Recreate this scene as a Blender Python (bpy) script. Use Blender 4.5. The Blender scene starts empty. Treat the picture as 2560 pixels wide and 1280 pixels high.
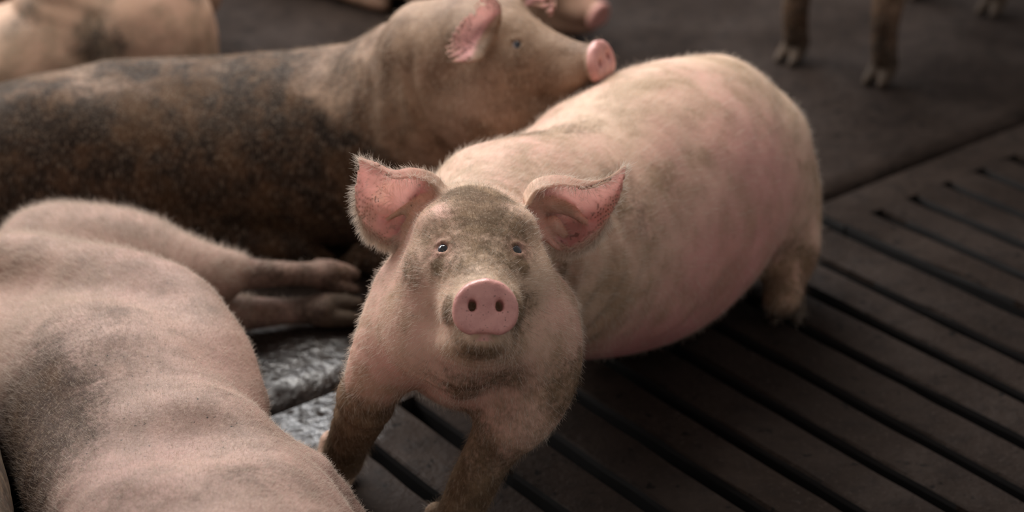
import bpy, bmesh, math, random, time
import numpy as np
from mathutils import Vector, Matrix, Euler
from mathutils.bvhtree import BVHTree

T0 = time.time()
QUICK = False          # coarse meshes, no hair (layout checks only)

# ------------------------------------------------------------------ camera
FPX, W, H = 4250.0, 2560, 1280
CAM_H = 1.55
PITCH = math.atan(2190.0 / FPX)
scene = bpy.context.scene
cam_data = bpy.data.cameras.new('camera')
cam = bpy.data.objects.new('camera', cam_data)
scene.collection.objects.link(cam)
cam.location = (0, 0, CAM_H)
cam.rotation_euler = (math.pi / 2 - PITCH, 0, 0)
cam_data.sensor_width = 36.0
cam_data.lens = FPX / W * 36.0
cam_data.clip_end = 100
cam_data.dof.use_dof = True
cam_data.dof.focus_distance = 2.31
cam_data.dof.aperture_fstop = 2.2
scene.camera = cam

# ------------------------------------------------------------------ world and light
world = bpy.data.worlds.new('barn_gloom')
scene.world = world
world.use_nodes = True
bg = world.node_tree.nodes['Background']
bg.inputs[0].default_value = (0.66, 0.61, 0.59, 1)
bg.inputs[1].default_value = 0.47


def area(name, loc, target, sx, sy, power, col):
    l = bpy.data.lights.new(name, 'AREA')
    l.shape = 'RECTANGLE'
    l.size, l.size_y = sx, sy
    l.energy = power
    l.color = col
    o = bpy.data.objects.new(name, l)
    scene.collection.objects.link(o)
    o.location = loc
    o.rotation_euler = (Vector(target) - Vector(loc)).to_track_quat('-Z', 'Y').to_euler()
    return o


# daylight falling through the open side of the barn behind and to the left, and a roof light
area('open_side_daylight', (-1.8, 7.0, 3.9), (-0.1, 2.6, 0.2), 5.0, 3.4, 270, (0.96, 0.97, 1.0))
area('left_opening_daylight', (-4.2, 5.6, 2.8), (-0.2, 2.5, 0.3), 3.0, 1.6, 125, (1.0, 0.97, 0.93))
area('roof_light', (-0.55, 4.0, 3.2), (-0.25, 2.5, 0.2), 1.8, 1.3, 78, (1.0, 0.94, 0.87))

vs = scene.view_settings
vs.view_transform = 'Standard'
vs.look = 'None'
vs.gamma = 1.0
vs.use_curve_mapping = False
vs.exposure = 0.30

# ------------------------------------------------------------------ helpers
CP, SP = math.cos(PITCH), math.sin(PITCH)


def at(px, py, z=None, d=None):
    """A world point: where the sight line through a picture point meets height z, or lies at depth d."""
    x = (px - W / 2) / FPX
    y = -(py - H / 2) / FPX
    r = np.array([x, CP + y * SP, -SP + y * CP])
    t = d if d is not None else (z - CAM_H) / r[2]
    return np.array([0, 0, CAM_H]) + t * r


def tag(o, label, cat, group=None, kind=None):
    if label: o['label'] = label
    if cat: o['category'] = cat
    if group: o['group'] = group
    if kind: o['kind'] = kind
    return o


def link(o):
    scene.collection.objects.link(o)
    return o


def mesh_np(name, V, F):
    me = bpy.data.meshes.new(name)
    V = np.asarray(V, np.float32)
    F = np.asarray(F, np.int32)
    n, k = F.shape
    me.vertices.add(len(V))
    me.vertices.foreach_set('co', V.ravel())
    me.loops.add(n * k)
    me.loops.foreach_set('vertex_index', F.ravel())
    me.polygons.add(n)
    me.polygons.foreach_set('loop_start', np.arange(0, n * k, k, dtype=np.int32))
    me.polygons.foreach_set('use_smooth', np.ones(n, bool))
    me.update(calc_edges=True)
    return me


def fattr(me, name, vals):
    a = me.attributes.new(name, 'FLOAT', 'POINT')
    a.data.foreach_set('value', np.asarray(vals, np.float32))


def sstep(a, b, x):
    t = np.clip((x - a) / (b - a), 0, 1)
    return t * t * (3 - 2 * t)


def catmull(P, n):
    P = np.asarray(P, float)
    if len(P) < 3:
        t = np.linspace(0, 1, n)[:, None]
        return P[0] * (1 - t) + P[-1] * t
    Q = np.vstack([2 * P[0] - P[1], P, 2 * P[-1] - P[-2]])
    out = []
    m = len(P) - 1
    for u in np.linspace(0, m, n):
        i = min(int(u), m - 1)
        t = u - i
        p0, p1, p2, p3 = Q[i:i + 4]
        out.append(.5 * (2 * p1 + (p2 - p0) * t + (2 * p0 - 5 * p1 + 4 * p2 - p3) * t * t + (3 * p1 - p0 - 3 * p2 + p3) * t ** 3))
    return np.array(out)


# ------------------------------------------------------------------ implicit-surface sculpting
FAR = 0.16


class Sweep:
    """A limb or trunk: rows of x, y, z, half width, half height along a spine."""
    def __init__(self, rows, n=None, up=(0, 0, 1), ups=None):
        rows = [list(map(float, list(r[0]) + list(r[1:]))) if not np.isscalar(r[0]) else list(map(float, r)) for r in rows]
        rows = [r + [r[3]] if len(r) == 4 else r for r in rows]
        n = n or max(8, 5 * len(rows))
        S = catmull(rows, n)
        S[:, 3:5] = np.maximum(S[:, 3:5], 0.002)
        self.S = S
        if ups is not None:
            self.U = catmull(ups, n)
        else:
            self.U = np.tile(np.array(up, float), (n, 1))
        R = S[:, 3:5].max(1)[:, None]
        self.lo = (S[:, :3] - R).min(0)
        self.hi = (S[:, :3] + R).max(0)

    def __call__(self, p):
        S, best = self.S, np.full(len(p), 9.0)
        for i in range(len(S) - 1):
            a, b = S[i, :3], S[i + 1, :3]
            ab = b - a
            L = np.linalg.norm(ab)
            if L < 1e-9: continue
            t = ab / L
            up = self.U[i] - t * (self.U[i] @ t)
            up /= np.linalg.norm(up) + 1e-12
            sd = np.cross(t, up)
            q = p - a
            s0 = q @ t
            s = np.clip(s0 / L, 0, 1)
            w = S[i, 3] + (S[i + 1, 3] - S[i, 3]) * s
            h = S[i, 4] + (S[i + 1, 4] - S[i, 4]) * s
            ax = s0 - s * L
            ra = np.minimum(w, h)
            u = q @ sd
            v = q @ up
            k0 = np.sqrt((u / w) ** 2 + (v / h) ** 2 + (ax / ra) ** 2)
            k1 = np.sqrt((u / w ** 2) ** 2 + (v / h ** 2) ** 2 + (ax / ra ** 2) ** 2) + 1e-9
            np.minimum(best, np.where(k0 < .3, -.7 * ra, k0 * (k0 - 1) / k1), out=best)
        return best


class Ellipsoid:
    def __init__(self, c, r, M=None):
        self.c = np.array(c, float)
        self.r = np.array(r, float) * np.ones(3)
        self.M = np.eye(3) if M is None else np.array(M, float)   # columns: the axes
        m = self.r.max()
        self.lo, self.hi = self.c - m, self.c + m

    def __call__(self, p):
        q = (p - self.c) @ self.M
        k0 = np.linalg.norm(q / self.r, axis=1)
        k1 = np.linalg.norm(q / self.r ** 2, axis=1) + 1e-9
        return np.where(k0 < .3, -.7 * self.r.min(), k0 * (k0 - 1) / k1)


class Plate:
    """A flat rounded plate with a polygon outline in local x, z and thickness along local y."""
    def __init__(self, poly, y0, y1, rnd):
        c = catmull(poly + [poly[0]], 48)[:-1]
        self.c, self.y0, self.y1, self.rnd = c, y0, y1, rnd
        self.lo = np.array([c[:, 0].min(), y0, c[:, 1].min()]) - .002
        self.hi = np.array([c[:, 0].max(), y1, c[:, 1].max()]) + .002

    def __call__(self, p):
        xz = p[:, [0, 2]]
        c = self.c
        d2 = np.full(len(p), 9.0)
        ins = np.zeros(len(p), bool)
        for i in range(len(c)):
            a, b = c[i], c[(i + 1) % len(c)]
            e = b - a
            w = xz - a
            t = np.clip((w @ e) / (e @ e), 0, 1)
            d2 = np.minimum(d2, ((w - t[:, None] * e) ** 2).sum(1))
            cond = (a[1] > xz[:, 1]) != (b[1] > xz[:, 1])
            with np.errstate(all='ignore'):
                xi = a[0] + (xz[:, 1] - a[1]) / (b[1] - a[1] + 1e-12) * e[0]
            ins ^= cond & (xz[:, 0] < xi)
        d = np.sqrt(d2) * np.where(ins, -1, 1) + self.rnd
        dy = np.abs(p[:, 1] - (self.y0 + self.y1) / 2) - (self.y1 - self.y0) / 2 + self.rnd
        return np.minimum(np.maximum(d, dy), 0) + np.sqrt(np.maximum(d, 0) ** 2 + np.maximum(dy, 0) ** 2) - self.rnd


class Sheet:
    """An ear: a curved sheet between spline edges, thick at the root and thin at the rim."""
    def __init__(self, curves, t_root=.007, t_rim=.0022, nu=26, nv=18):
        C = np.array([catmull(c, nu) for c in curves])          # k curves, nu points, 3
        G = np.array([catmull(C[:, i], nv) for i in range(nu)])  # nu, nv, 3
        self.G = G
        V = G.reshape(-1, 3)
        Fc = [(i * nv + j, (i + 1) * nv + j, (i + 1) * nv + j + 1, i * nv + j + 1) for i in range(nu - 1) for j in range(nv - 1)]
        self.bvh = BVHTree.FromPolygons([Vector(v) for v in V], Fc)
        self.ncell = nv - 1
        self.nu = nu
        self.t0, self.t1 = t_root, t_rim
        self.lo, self.hi = V.min(0) - .01, V.max(0) + .01
        self.V, self.F = V, np.array(Fc)

    def query(self, p):
        D = np.empty(len(p)); U = np.empty(len(p)); Sg = np.empty(len(p)); Vv = np.empty(len(p))
        f = self.bvh.find_nearest
        for i, q in enumerate(p):
            co, no, idx, dist = f(q)
            D[i] = dist
            U[i] = (idx // self.ncell) / (self.nu - 2)
            Vv[i] = (idx % self.ncell + .5) / self.ncell
            Sg[i] = (q[0] - co[0]) * no[0] + (q[1] - co[1]) * no[1] + (q[2] - co[2]) * no[2]
        return D, U, Vv, Sg

    def __call__(self, p):
        D, U, Vv, Sg = self.query(p)
        edge = np.minimum(1, 4 * np.minimum(Vv, 1 - Vv))
        return D - (self.t0 + (self.t1 - self.t0) * np.minimum(1, U * 1.5)) * (.55 + .45 * edge)


class Local:
    """A primitive placed by a rigid transform with uniform scale."""
    def __init__(self, prim, M4):
        M4 = np.array(M4, float)
        self.prim = prim
        self.s = np.linalg.norm(M4[:3, 0])
        self.R = M4[:3, :3] / self.s
        self.o = M4[:3, 3]
        c = np.array([[x, y, z] for x in (prim.lo[0], prim.hi[0]) for y in (prim.lo[1], prim.hi[1]) for z in (prim.lo[2], prim.hi[2])])
        c = c @ M4[:3, :3].T + self.o
        self.lo, self.hi = c.min(0), c.max(0)

    def __call__(self, p):
        return self.prim(((p - self.o) @ self.R) / self.s) * self.s


def field(ops, p):
    """ops: list of (primitive, 'add' | 'cut', smoothness)."""
    d = np.full(len(p), FAR)
    for prim, op, k in ops:
        m = .05
        near = np.all((p > prim.lo - m) & (p < prim.hi + m), axis=1)
        if not near.any(): continue
        q = prim(p[near])
        a = d[near]
        if op == 'add':
            h = np.maximum(k - np.abs(a - q), 0) / k
            d[near] = np.minimum(a, q) - h * h * k * .25
        else:
            q = -q
            h = np.maximum(k - np.abs(a - q), 0) / k
            d[near] = np.maximum(a, q) + h * h * k * .25
    return d


def surface(ops, h):
    """Surface nets over a narrow band."""
    B = 4
    lo = np.min([o[0].lo for o in ops if o[1] == 'add'], axis=0) - 3 * h * B
    hi = np.max([o[0].hi for o in ops if o[1] == 'add'], axis=0) + 3 * h * B
    nb = np.ceil((hi - lo) / (h * B)).astype(int)
    ix = np.stack(np.meshgrid(*[np.arange(k) for k in nb], indexing='ij'), -1).reshape(-1, 3)
    dc = field(ops, lo + (ix + .5) * h * B)
    keep = np.abs(dc) < h * B * 1.9
    n = nb * B + 1
    D = np.repeat(np.repeat(np.repeat(np.where(dc < 0, -FAR, FAR).reshape(nb).astype(np.float32), B, 0), B, 1), B, 2)
    D = np.pad(D, ((0, 1), (0, 1), (0, 1)), mode='edge')
    off = np.stack(np.meshgrid(*[np.arange(B + 1)] * 3, indexing='ij'), -1).reshape(-1, 3)
    fi = (ix[keep][:, None, :] * B + off[None]).reshape(-1, 3)
    flat = np.unique((fi[:, 0] * n[1] + fi[:, 1]) * n[2] + fi[:, 2])
    fi = np.stack([flat // (n[1] * n[2]), flat // n[2] % n[1], flat % n[2]], -1)
    CH = 400000
    vals = np.concatenate([field(ops, lo + fi[i:i + CH] * h) for i in range(0, len(fi), CH)])
    D.reshape(-1)[flat] = vals
    # cells crossing zero
    neg = D < 0
    c = np.zeros(tuple(n - 1), np.int8)
    for dx in (0, 1):
        for dy in (0, 1):
            for dz in (0, 1):
                c += neg[dx:dx + n[0] - 1, dy:dy + n[1] - 1, dz:dz + n[2] - 1]
    act = np.argwhere((c > 0) & (c < 8))
    idx = -np.ones(tuple(n - 1), np.int32)
    idx[act[:, 0], act[:, 1], act[:, 2]] = np.arange(len(act))
    cs = [(0, 0, 0), (1, 0, 0), (0, 1, 0), (1, 1, 0), (0, 0, 1), (1, 0, 1), (0, 1, 1), (1, 1, 1)]
    vv = np.stack([D[act[:, 0] + a, act[:, 1] + b, act[:, 2] + g] for a, b, g in cs], -1)
    acc = np.zeros((len(act), 3)); cnt = np.zeros(len(act))
    for i in range(8):
        for j in range(i + 1, 8):
            if sum(abs(cs[i][k] - cs[j][k]) for k in range(3)) != 1: continue
            a, b = vv[:, i], vv[:, j]
            x = (a < 0) != (b < 0)
            t = np.where(x, a / np.where(x, a - b, 1), 0)
            p = np.array(cs[i]) + t[:, None] * (np.array(cs[j]) - np.array(cs[i]))
            acc[x] += p[x]; cnt[x] += 1
    V = lo + (act + acc / cnt[:, None]) * h
    quads = []
    for ax in range(3):
        o1, o2 = [(1, 2), (2, 0), (0, 1)][ax]
        sl0 = [slice(None)] * 3; sl1 = [slice(None)] * 3
        sl0[ax] = slice(0, n[ax] - 1); sl1[ax] = slice(1, n[ax])
        A, Bn = neg[tuple(sl0)], neg[tuple(sl1)]
        e = np.argwhere(A != Bn)
        e = e[(e[:, o1] > 0) & (e[:, o2] > 0) & (e[:, o1] < n[o1] - 1) & (e[:, o2] < n[o2] - 1)]
        s = A[e[:, 0], e[:, 1], e[:, 2]]
        u = np.zeros(3, int); v = np.zeros(3, int); u[o1] = 1; v[o2] = 1
        g = lambda q: idx[q[:, 0], q[:, 1], q[:, 2]]
        q = np.stack([g(e - u - v), g(e - v), g(e), g(e - u)], -1)
        quads.append(np.where(s[:, None], q, q[:, ::-1]))
    Fq = np.concatenate(quads)
    Fq = Fq[(Fq >= 0).all(1)]
    return V, Fq


def smooth_normals(V, F):
    n = np.cross(V[F[:, 2]] - V[F[:, 0]], V[F[:, 3]] - V[F[:, 1]])
    N = np.zeros_like(V)
    for k in range(4):
        np.add.at(N, F[:, k], n)
    return N / (np.linalg.norm(N, axis=1)[:, None] + 1e-12)


def relax(V, F, it=2, lam=.45):
    """Light smoothing that takes the stepping out of the net."""
    e = np.concatenate([F[:, [0, 1]], F[:, [1, 2]], F[:, [2, 3]], F[:, [3, 0]]])
    cnt = np.bincount(e[:, 0], minlength=len(V)) + np.bincount(e[:, 1], minlength=len(V))
    for _ in range(it):
        for l in (lam, -lam * 1.04):
            S = np.zeros_like(V)
            for k in range(3):
                S[:, k] = np.bincount(e[:, 0], V[e[:, 1], k], len(V)) + np.bincount(e[:, 1], V[e[:, 0], k], len(V))
            V = V + l * (S / cnt[:, None] - V)
    return V


# ------------------------------------------------------------------ materials
def nodes_of(name):
    m = bpy.data.materials.new(name)
    m.use_nodes = True
    nt = m.node_tree
    return m, nt, nt.nodes['Principled BSDF']


class G:
    """Tiny node-graph helper."""
    def __init__(self, nt): self.nt = nt

    def n(self, t, **kw):
        x = self.nt.nodes.new(t)
        for k, v in kw.items(): setattr(x, k, v)
        return x

    def l(self, a, b): self.nt.links.new(a, b)

    def put(self, sock, v):
        if hasattr(v, 'is_linked') or hasattr(v, 'links'): self.l(v, sock)
        else: sock.default_value = v

    def math(self, op, a, b=0.0, clamp=False):
        x = self.n('ShaderNodeMath', operation=op, use_clamp=clamp)
        self.put(x.inputs[0], a); self.put(x.inputs[1], b)
        return x.outputs[0]

    def noise(self, vec, scale, detail=4, rough=.55, dist=0):
        x = self.n('ShaderNodeTexNoise')
        x.inputs['Scale'].default_value = scale
        x.inputs['Detail'].default_value = detail
        x.inputs['Roughness'].default_value = rough
        x.inputs['Distortion'].default_value = dist
        if vec is not None: self.l(vec, x.inputs['Vector'])
        return x.outputs['Fac']

    def ramp(self, f, a, b):
        x = self.n('ShaderNodeMapRange', interpolation_type='SMOOTHSTEP')
        x.inputs['From Min'].default_value = a
        x.inputs['From Max'].default_value = b
        self.l(f, x.inputs['Value'])
        return x.outputs['Result']

    def mix(self, f, a, b):
        x = self.n('ShaderNodeMix', data_type='RGBA')
        self.put(x.inputs[0], f)
        rgba = [i for i in x.inputs if i.type == 'RGBA']
        self.put(rgba[0], a)
        self.put(rgba[1], b)
        return [o for o in x.outputs if o.type == 'RGBA'][0]

    def attr(self, name):
        x = self.n('ShaderNodeAttribute', attribute_name=name)
        return x.outputs['Fac']

    def scale(self, vec, s):
        x = self.n('ShaderNodeMapping')
        x.inputs['Scale'].default_value = s
        self.l(vec, x.inputs['Vector'])
        return x.outputs[0]


def c4(r, g, b): return (r, g, b, 1)


def skin_material(name, base, flush, dirt, mud_and_shade, dirt_amt=.5):
    m, nt, bs = nodes_of(name)
    g = G(nt)
    co = g.n('ShaderNodeTexCoord').outputs['Object']
    big = g.noise(co, 4.5, 4, .6)
    mid = g.noise(co, 16, 5, .6)
    fine = g.noise(co, 130, 3, .6)
    hairy = g.noise(g.scale(co, (260, 260, 60)), 1.0, 2, .6)
    speck = g.noise(co, 210, 2, .5)
    pink = g.attr('pink')
    col = g.mix(g.math('MULTIPLY', g.ramp(big, .35, .7), .5), base, flush)
    col = g.mix(pink, col, flush)
    # thin grey-tan grime, patchy
    clean = g.math('SUBTRACT', 1.0, g.math('MULTIPLY', pink, .75))
    gr = g.math('MULTIPLY', g.math('MULTIPLY', g.ramp(mid, .42, .72), dirt_amt), clean)
    col = g.mix(gr, col, dirt)
    gr2 = g.math('MULTIPLY', g.math('MULTIPLY', g.ramp(g.noise(g.scale(co, (7, 7, 3.5)), 1.0, 6, .65, .6), .46, .68), dirt_amt), clean)
    col = g.mix(gr2, col, dirt)
    # mud with its own ragged shape
    ma = g.attr('mud_and_shade')
    rag = g.math('ADD', g.math('ADD', g.noise(co, 11, 6, .65, .4), g.math('MULTIPLY', fine, .45)), g.math('MULTIPLY', hairy, .35))
    f = g.math('ADD', g.math('MULTIPLY', ma, 1.25), g.math('MULTIPLY', g.math('SUBTRACT', rag, .9), 2.2))
    mf = g.math('MULTIPLY', g.math('MULTIPLY', g.ramp(f, -.10, .98), g.ramp(ma, .0, .45)), .95)
    mcol = g.mix(g.ramp(g.noise(co, 24, 5, .65, .5), .42, .66), mud_and_shade, g.mix(.5, mud_and_shade, dirt))
    mcol = g.mix(g.math('MULTIPLY', g.ramp(g.noise(co, 9, 4, .6), .5, .66), .55), mcol, c4(.10, .055, .028))
    col = g.mix(mf, col, mcol)
    # specks
    sp = g.math('MULTIPLY', g.ramp(speck, .66, .74), g.math('ADD', g.math('MULTIPLY', g.ramp(mid, .45, .6), .55), g.math('MULTIPLY', g.attr('specks'), .9)), clamp=True)
    col = g.mix(sp, col, c4(.03, .024, .02))
    # fine hair streak tone
    col = g.mix(g.math('MULTIPLY', g.math('MULTIPLY', g.ramp(hairy, .5, .75), .22), clean), col, c4(.72, .58, .45))
    # inner ear and snout
    col = g.mix(g.attr('earin'), col, g.mix(g.ramp(mid, .4, .62), c4(.76, .39, .375), c4(.58, .275, .265)))
    efl = g.math('MULTIPLY', g.attr('earin'), g.ramp(g.noise(co, 95, 3, .6), .58, .68))
    col = g.mix(g.math('MULTIPLY', efl, .8), col, c4(.05, .03, .028))
    sncol = g.mix(g.ramp(g.noise(co, 38, 4, .6), .35, .7), c4(.69, .355, .315), c4(.53, .25, .225))
    sncol = g.mix(g.math('MULTIPLY', g.ramp(g.noise(co, 330, 2, .5), .64, .72), .75), sncol, c4(.06, .035, .03))
    col = g.mix(g.attr('snout'), col, sncol)
    col = g.mix(g.attr('hoof'), col, g.mix(mid, c4(.035, .026, .02), c4(.085, .06, .042)))
    g.l(col, bs.inputs['Base Color'])
    rg = g.math('SUBTRACT', g.math('ADD', .62, g.math('MULTIPLY', mf, .1)), g.math('MULTIPLY', g.attr('snout'), .30))
    g.l(rg, bs.inputs['Roughness'])
    g.l(g.math('ADD', g.math('SUBTRACT', .22, g.math('MULTIPLY', mf, .14)), g.math('MULTIPLY', g.attr('snout'), .2)), bs.inputs['Specular IOR Level'])
    bs.inputs['Subsurface Weight'].default_value = .12
    bs.inputs['Subsurface Radius'].default_value = (1.0, .35, .2)
    bs.inputs['Subsurface Scale'].default_value = .008
    bs.inputs['Sheen Weight'].default_value = .0
    bs.inputs['Sheen Roughness'].default_value = .5
    b = g.n('ShaderNodeBump')
    b.inputs['Strength'].default_value = .35
    b.inputs['Distance'].default_value = .004
    hh = g.math('ADD', g.math('MULTIPLY', hairy, .35), g.math('ADD', g.math('MULTIPLY', fine, .35), g.math('MULTIPLY', mid, .6)))
    hh = g.math('ADD', hh, g.math('MULTIPLY', g.math('MULTIPLY', g.noise(co, 700, 2, .5), g.attr('snout')), .22))
    g.l(hh, b.inputs['Height'])
    g.l(b.outputs[0], bs.inputs['Normal'])
    # thin ears let light through
    tr = g.n('ShaderNodeBsdfTranslucent')
    tr.inputs['Color'].default_value = (.95, .70, .65, 1)
    ms = g.n('ShaderNodeMixShader')
    g.l(g.math('MULTIPLY', g.attr('earall'), .5), ms.inputs[0])
    g.l(bs.outputs[0], ms.inputs[1]); g.l(tr.outputs[0], ms.inputs[2])
    g.l(ms.outputs[0], nt.nodes['Material Output'].inputs['Surface'])
    return m


def hair_material(name, col, a2):
    m, nt, bs = nodes_of(name)
    g = G(nt)
    inf = g.n('ShaderNodeHairInfo')
    hcol = g.mix(inf.outputs['Random'], col, a2)
    hm = g.math('MULTIPLY', g.ramp(g.math('ADD', g.attr('root_mud_and_shade'), g.math('MULTIPLY', g.math('SUBTRACT', inf.outputs['Random'], .5), .5)), .15, .7), .9)
    g.l(g.mix(hm, hcol, c4(.16, .10, .055)), bs.inputs['Base Color'])
    bs.inputs['Roughness'].default_value = .45
    g.l(g.math('SUBTRACT', .35, g.math('MULTIPLY', hm, .28)), bs.inputs['Specular IOR Level'])
    tr = g.n('ShaderNodeBsdfTranslucent')
    g.l(g.mix(hm, g.mix(.5, hcol, c4(.9, .8, .68)), c4(.10, .065, .035)), tr.inputs['Color'])
    ms = g.n('ShaderNodeMixShader')
    g.l(g.math('SUBTRACT', .42, g.math('MULTIPLY', hm, .35)), ms.inputs[0])
    g.l(bs.outputs[0], ms.inputs[1]); g.l(tr.outputs[0], ms.inputs[2])
    g.l(ms.outputs[0], nt.nodes['Material Output'].inputs['Surface'])
    return m


SKIN_CLEAN = skin_material('skin_pale_pink', c4(.60, .43, .315), c4(.61, .265, .25), c4(.30, .20, .12), c4(.095, .061, .034), .8)
SKIN_FRONT = skin_material('skin_pink_bristly', c4(.375, .248, .205), c4(.325, .187, .163), c4(.17, .115, .09), c4(.05, .034, .027), .65)
SKIN_MUD_AND_SHADE = skin_material('skin_mud_and_shade', c4(.30, .195, .128), c4(.29, .17, .128), c4(.115, .064, .036), c4(.014, .0105, .0085), .9)  # muddy hide; its darkness also stands in for shade on the back pigs
SKIN_TAN = skin_material('skin_tan_dirty', c4(.46, .29, .20), c4(.42, .24, .18), c4(.22, .155, .10), c4(.05, .04, .032), .6)
HAIR = hair_material('pale_bristle', c4(.85, .77, .68), c4(.50, .40, .31))
HAIR_MUDDY = hair_material('muddy_bristle', c4(.36, .25, .165), c4(.20, .135, .085))
HAIR_FRONT = hair_material('tan_bristle', c4(.74, .63, .54), c4(.38, .28, .22))
EYE_M, _nt, _b = nodes_of('pig_eye')
_g = G(_nt)
_sep = _g.n('ShaderNodeSeparateXYZ'); _g.l(_g.n('ShaderNodeTexCoord').outputs['Generated'], _sep.inputs[0])
_vm = _g.n('ShaderNodeVectorMath', operation='DISTANCE'); _g.l(_g.n('ShaderNodeTexCoord').outputs['Generated'], _vm.inputs[0]); _vm.inputs[1].default_value = (.5, 1, .5)
_d = _vm.outputs['Value']
_c = _g.mix(_g.ramp(_d, .36, .41), c4(.035, .04, .055), c4(.42, .36, .34))
_c = _g.mix(_g.ramp(_d, .20, .26), c4(.004, .004, .006), _c)
_g.l(_c, _b.inputs['Base Color'])
_b.inputs['Roughness'].default_value = .06
_b.inputs['Coat Weight'].default_value = .6


# ------------------------------------------------------------------ pig building blocks
SNOUT = [(0, .037), (.022, .0305), (.038, .014), (.0428, -.008), (.037, -.026), (.021, -.0365), (.0008, -.0335), (-.020, -.0365),
         (-.037, -.025), (-.0428, -.007), (-.038, .014), (-.022, .0305)]


def head_ops(M4, open_mouth=False):
    """Pig head, snout disc at the local origin, +Y forward, +Z up."""
    L = lambda prim: Local(prim, M4)
    o = []
    o.append((L(Sweep([(0, -.044, .002, .0365, .034), (0, -.065, .006, .039, .038), (0, -.10, .014, .048, .048), (0, -.14, .024, .064, .062),
                       (0, -.19, .042, .083, .082), (0, -.25, .052, .098, .098), (0, -.33, .045, .105, .112)], n=22)), 'add', .01))
    # lower jaw, chin and jowls
    o.append((L(Sweep([(0, -.026, -.044, .022, .014), (0, -.06, -.052, .038, .024), (0, -.12, -.060, .060, .040), (0, -.19, -.066, .084, .060),
                       (0, -.28, -.066, .10, .08)], n=14)), 'add', .018))
    for s in (-1, 1):
        o.append((L(Ellipsoid((s * .078, -.215, -.042), (.054, .085, .072))), 'add', .04))
        o.append((L(Ellipsoid((s * .060, -.185, .025), (.042, .06, .052))), 'add', .03))
        o.append((L(Ellipsoid((s * .034, -.085, -.012), (.020, .05, .026))), 'add', .025))      # lip pads
        o.append((L(Ellipsoid((s * .048, -.190, .100), (.028, .030, .018))), 'add', .035))      # brow
        # eye socket and lids
        e = np.array([s * .53, .66, .53]); e /= np.linalg.norm(e)
        sf = np.array([s * .052, -.1255, .069])
        o.append((L(Ellipsoid(sf + e * .0065, .0125)), 'cut', .014))
        rt = np.cross(e, (0, 0, 1)); rt /= np.linalg.norm(rt)
        upv = np.cross(rt, e)
        ring = []
        for k in range(13):
            a = 2 * math.pi * k / 12
            ring.append((sf - e * .0022 + rt * math.cos(a) * .0124 + upv * math.sin(a) * .0092 - e * .003 * abs(math.cos(a)) + e * .0016 * max(0, math.sin(a)), .0036))
        o.append((L(Sweep(ring, n=26)), 'add', .006))
    # snout disc
    o.append((L(Plate(SNOUT, -.020, .001, .007)), 'add', .006))
    for s in (-1, 1):
        o.append((L(Sweep([(s * .0180, .004, .0045, .0046, .0062), (s * .0175, -.006, .001, .0054, .0080), (s * .016, -.02, -.002, .005, .006)], n=5)), 'cut', .005))
    o.append((L(Sweep([(0, .004, -.040, .0028), (0, .003, -.030, .0026), (0, .0035, -.018, .0012)], n=5)), 'cut', .004))
    # mouth line
    for s in (-1, 1):
        o.append((L(Sweep([(s * .012, -.012, -.0385, .002), (s * .036, -.035, -.030, .0025), (s * .050, -.075, -.033, .003), (s * .064, -.115, -.027, .003)], n=9)), 'cut', .007))
    return o


def eye_objs(M4, parent, base, scale):
    for s in (-1, 1):
        bm = bmesh.new()
        bmesh.ops.create_uvsphere(bm, u_segments=20, v_segments=14, radius=.0112 * scale)
        me = bpy.data.meshes.new('eye')
        bm.to_mesh(me); bm.free()
        for p in me.polygons: p.use_smooth = True
        me.materials.append(EYE_M)
        o = link(bpy.data.objects.new('eye', me))
        M = Matrix(M4.tolist()) if not isinstance(M4, Matrix) else M4
        loc = M @ (Vector((s * .052, -.1255, .069)) - Vector((s * .53, .66, .53)) * .0105)
        o.parent = parent
        o.location = loc - Vector(base)
        d = (M.to_3x3() @ Vector((s * .36, .85, .40))).normalized()
        o.rotation_euler = d.to_track_quat('Y', 'Z').to_euler()
        o['label'] = 'small dark glossy eye'


def foot_ops(p, fwd, r, M=None):
    """Cloven foot: two toes and two dewclaws; p on the ground, fwd horizontal."""
    p = np.array(p, float); f = np.array(fwd, float); f[2] = 0; f /= np.linalg.norm(f)
    sd = np.cross(f, (0, 0, 1))
    z = np.array([0, 0, 1.0])
    o = []
    for s in (-1, 1):
        a = p + sd * s * r * .48
        o.append((Sweep([(a - f * r * .5 + z * r * 1.5, r * .55), (a + z * r * .85, r * .58), (a + f * r * .75 + sd * s * r * .12 + z * r * .42, r * .46, r * .40), (a + f * r * 1.5 + z * r * .22 + sd * s * r * .1, r * .2, r * .18)], n=9), 'add', .006))
        b = p - f * r * .75 + sd * s * r * .42
        o.append((Sweep([(b + z * r * 1.8 + f * r * .5, r * .24), (b + z * r * 1.3, r * .2), (b + z * r * 1.0 - f * r * .1, r * .1)], n=5), 'add', .006))
    return o


def lookat(p, fwd, up=(0, 0, 1), s=1.0, roll=0.0):
    y = np.array(fwd, float); y /= np.linalg.norm(y)
    x = np.cross(y, up); x /= np.linalg.norm(x)
    z = np.cross(x, y)
    if roll:
        c, si = math.cos(roll), math.sin(roll)
        x, z = x * c + z * si, z * c - x * si
    M = np.eye(4)
    M[:3, 0], M[:3, 1], M[:3, 2], M[:3, 3] = x * s, y * s, z * s, p
    return M


def blobs(V, lst):
    """Soft spots: (centre, radius, strength)."""
    m = np.zeros(len(V))
    for c, r, k in lst:
        r = np.array(r, float) * np.ones(3)
        d = np.linalg.norm((V - np.array(c)) / r, axis=1)
        m = np.maximum(m, k * (1 - sstep(.15, 1.25, d)))
    return m


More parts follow.
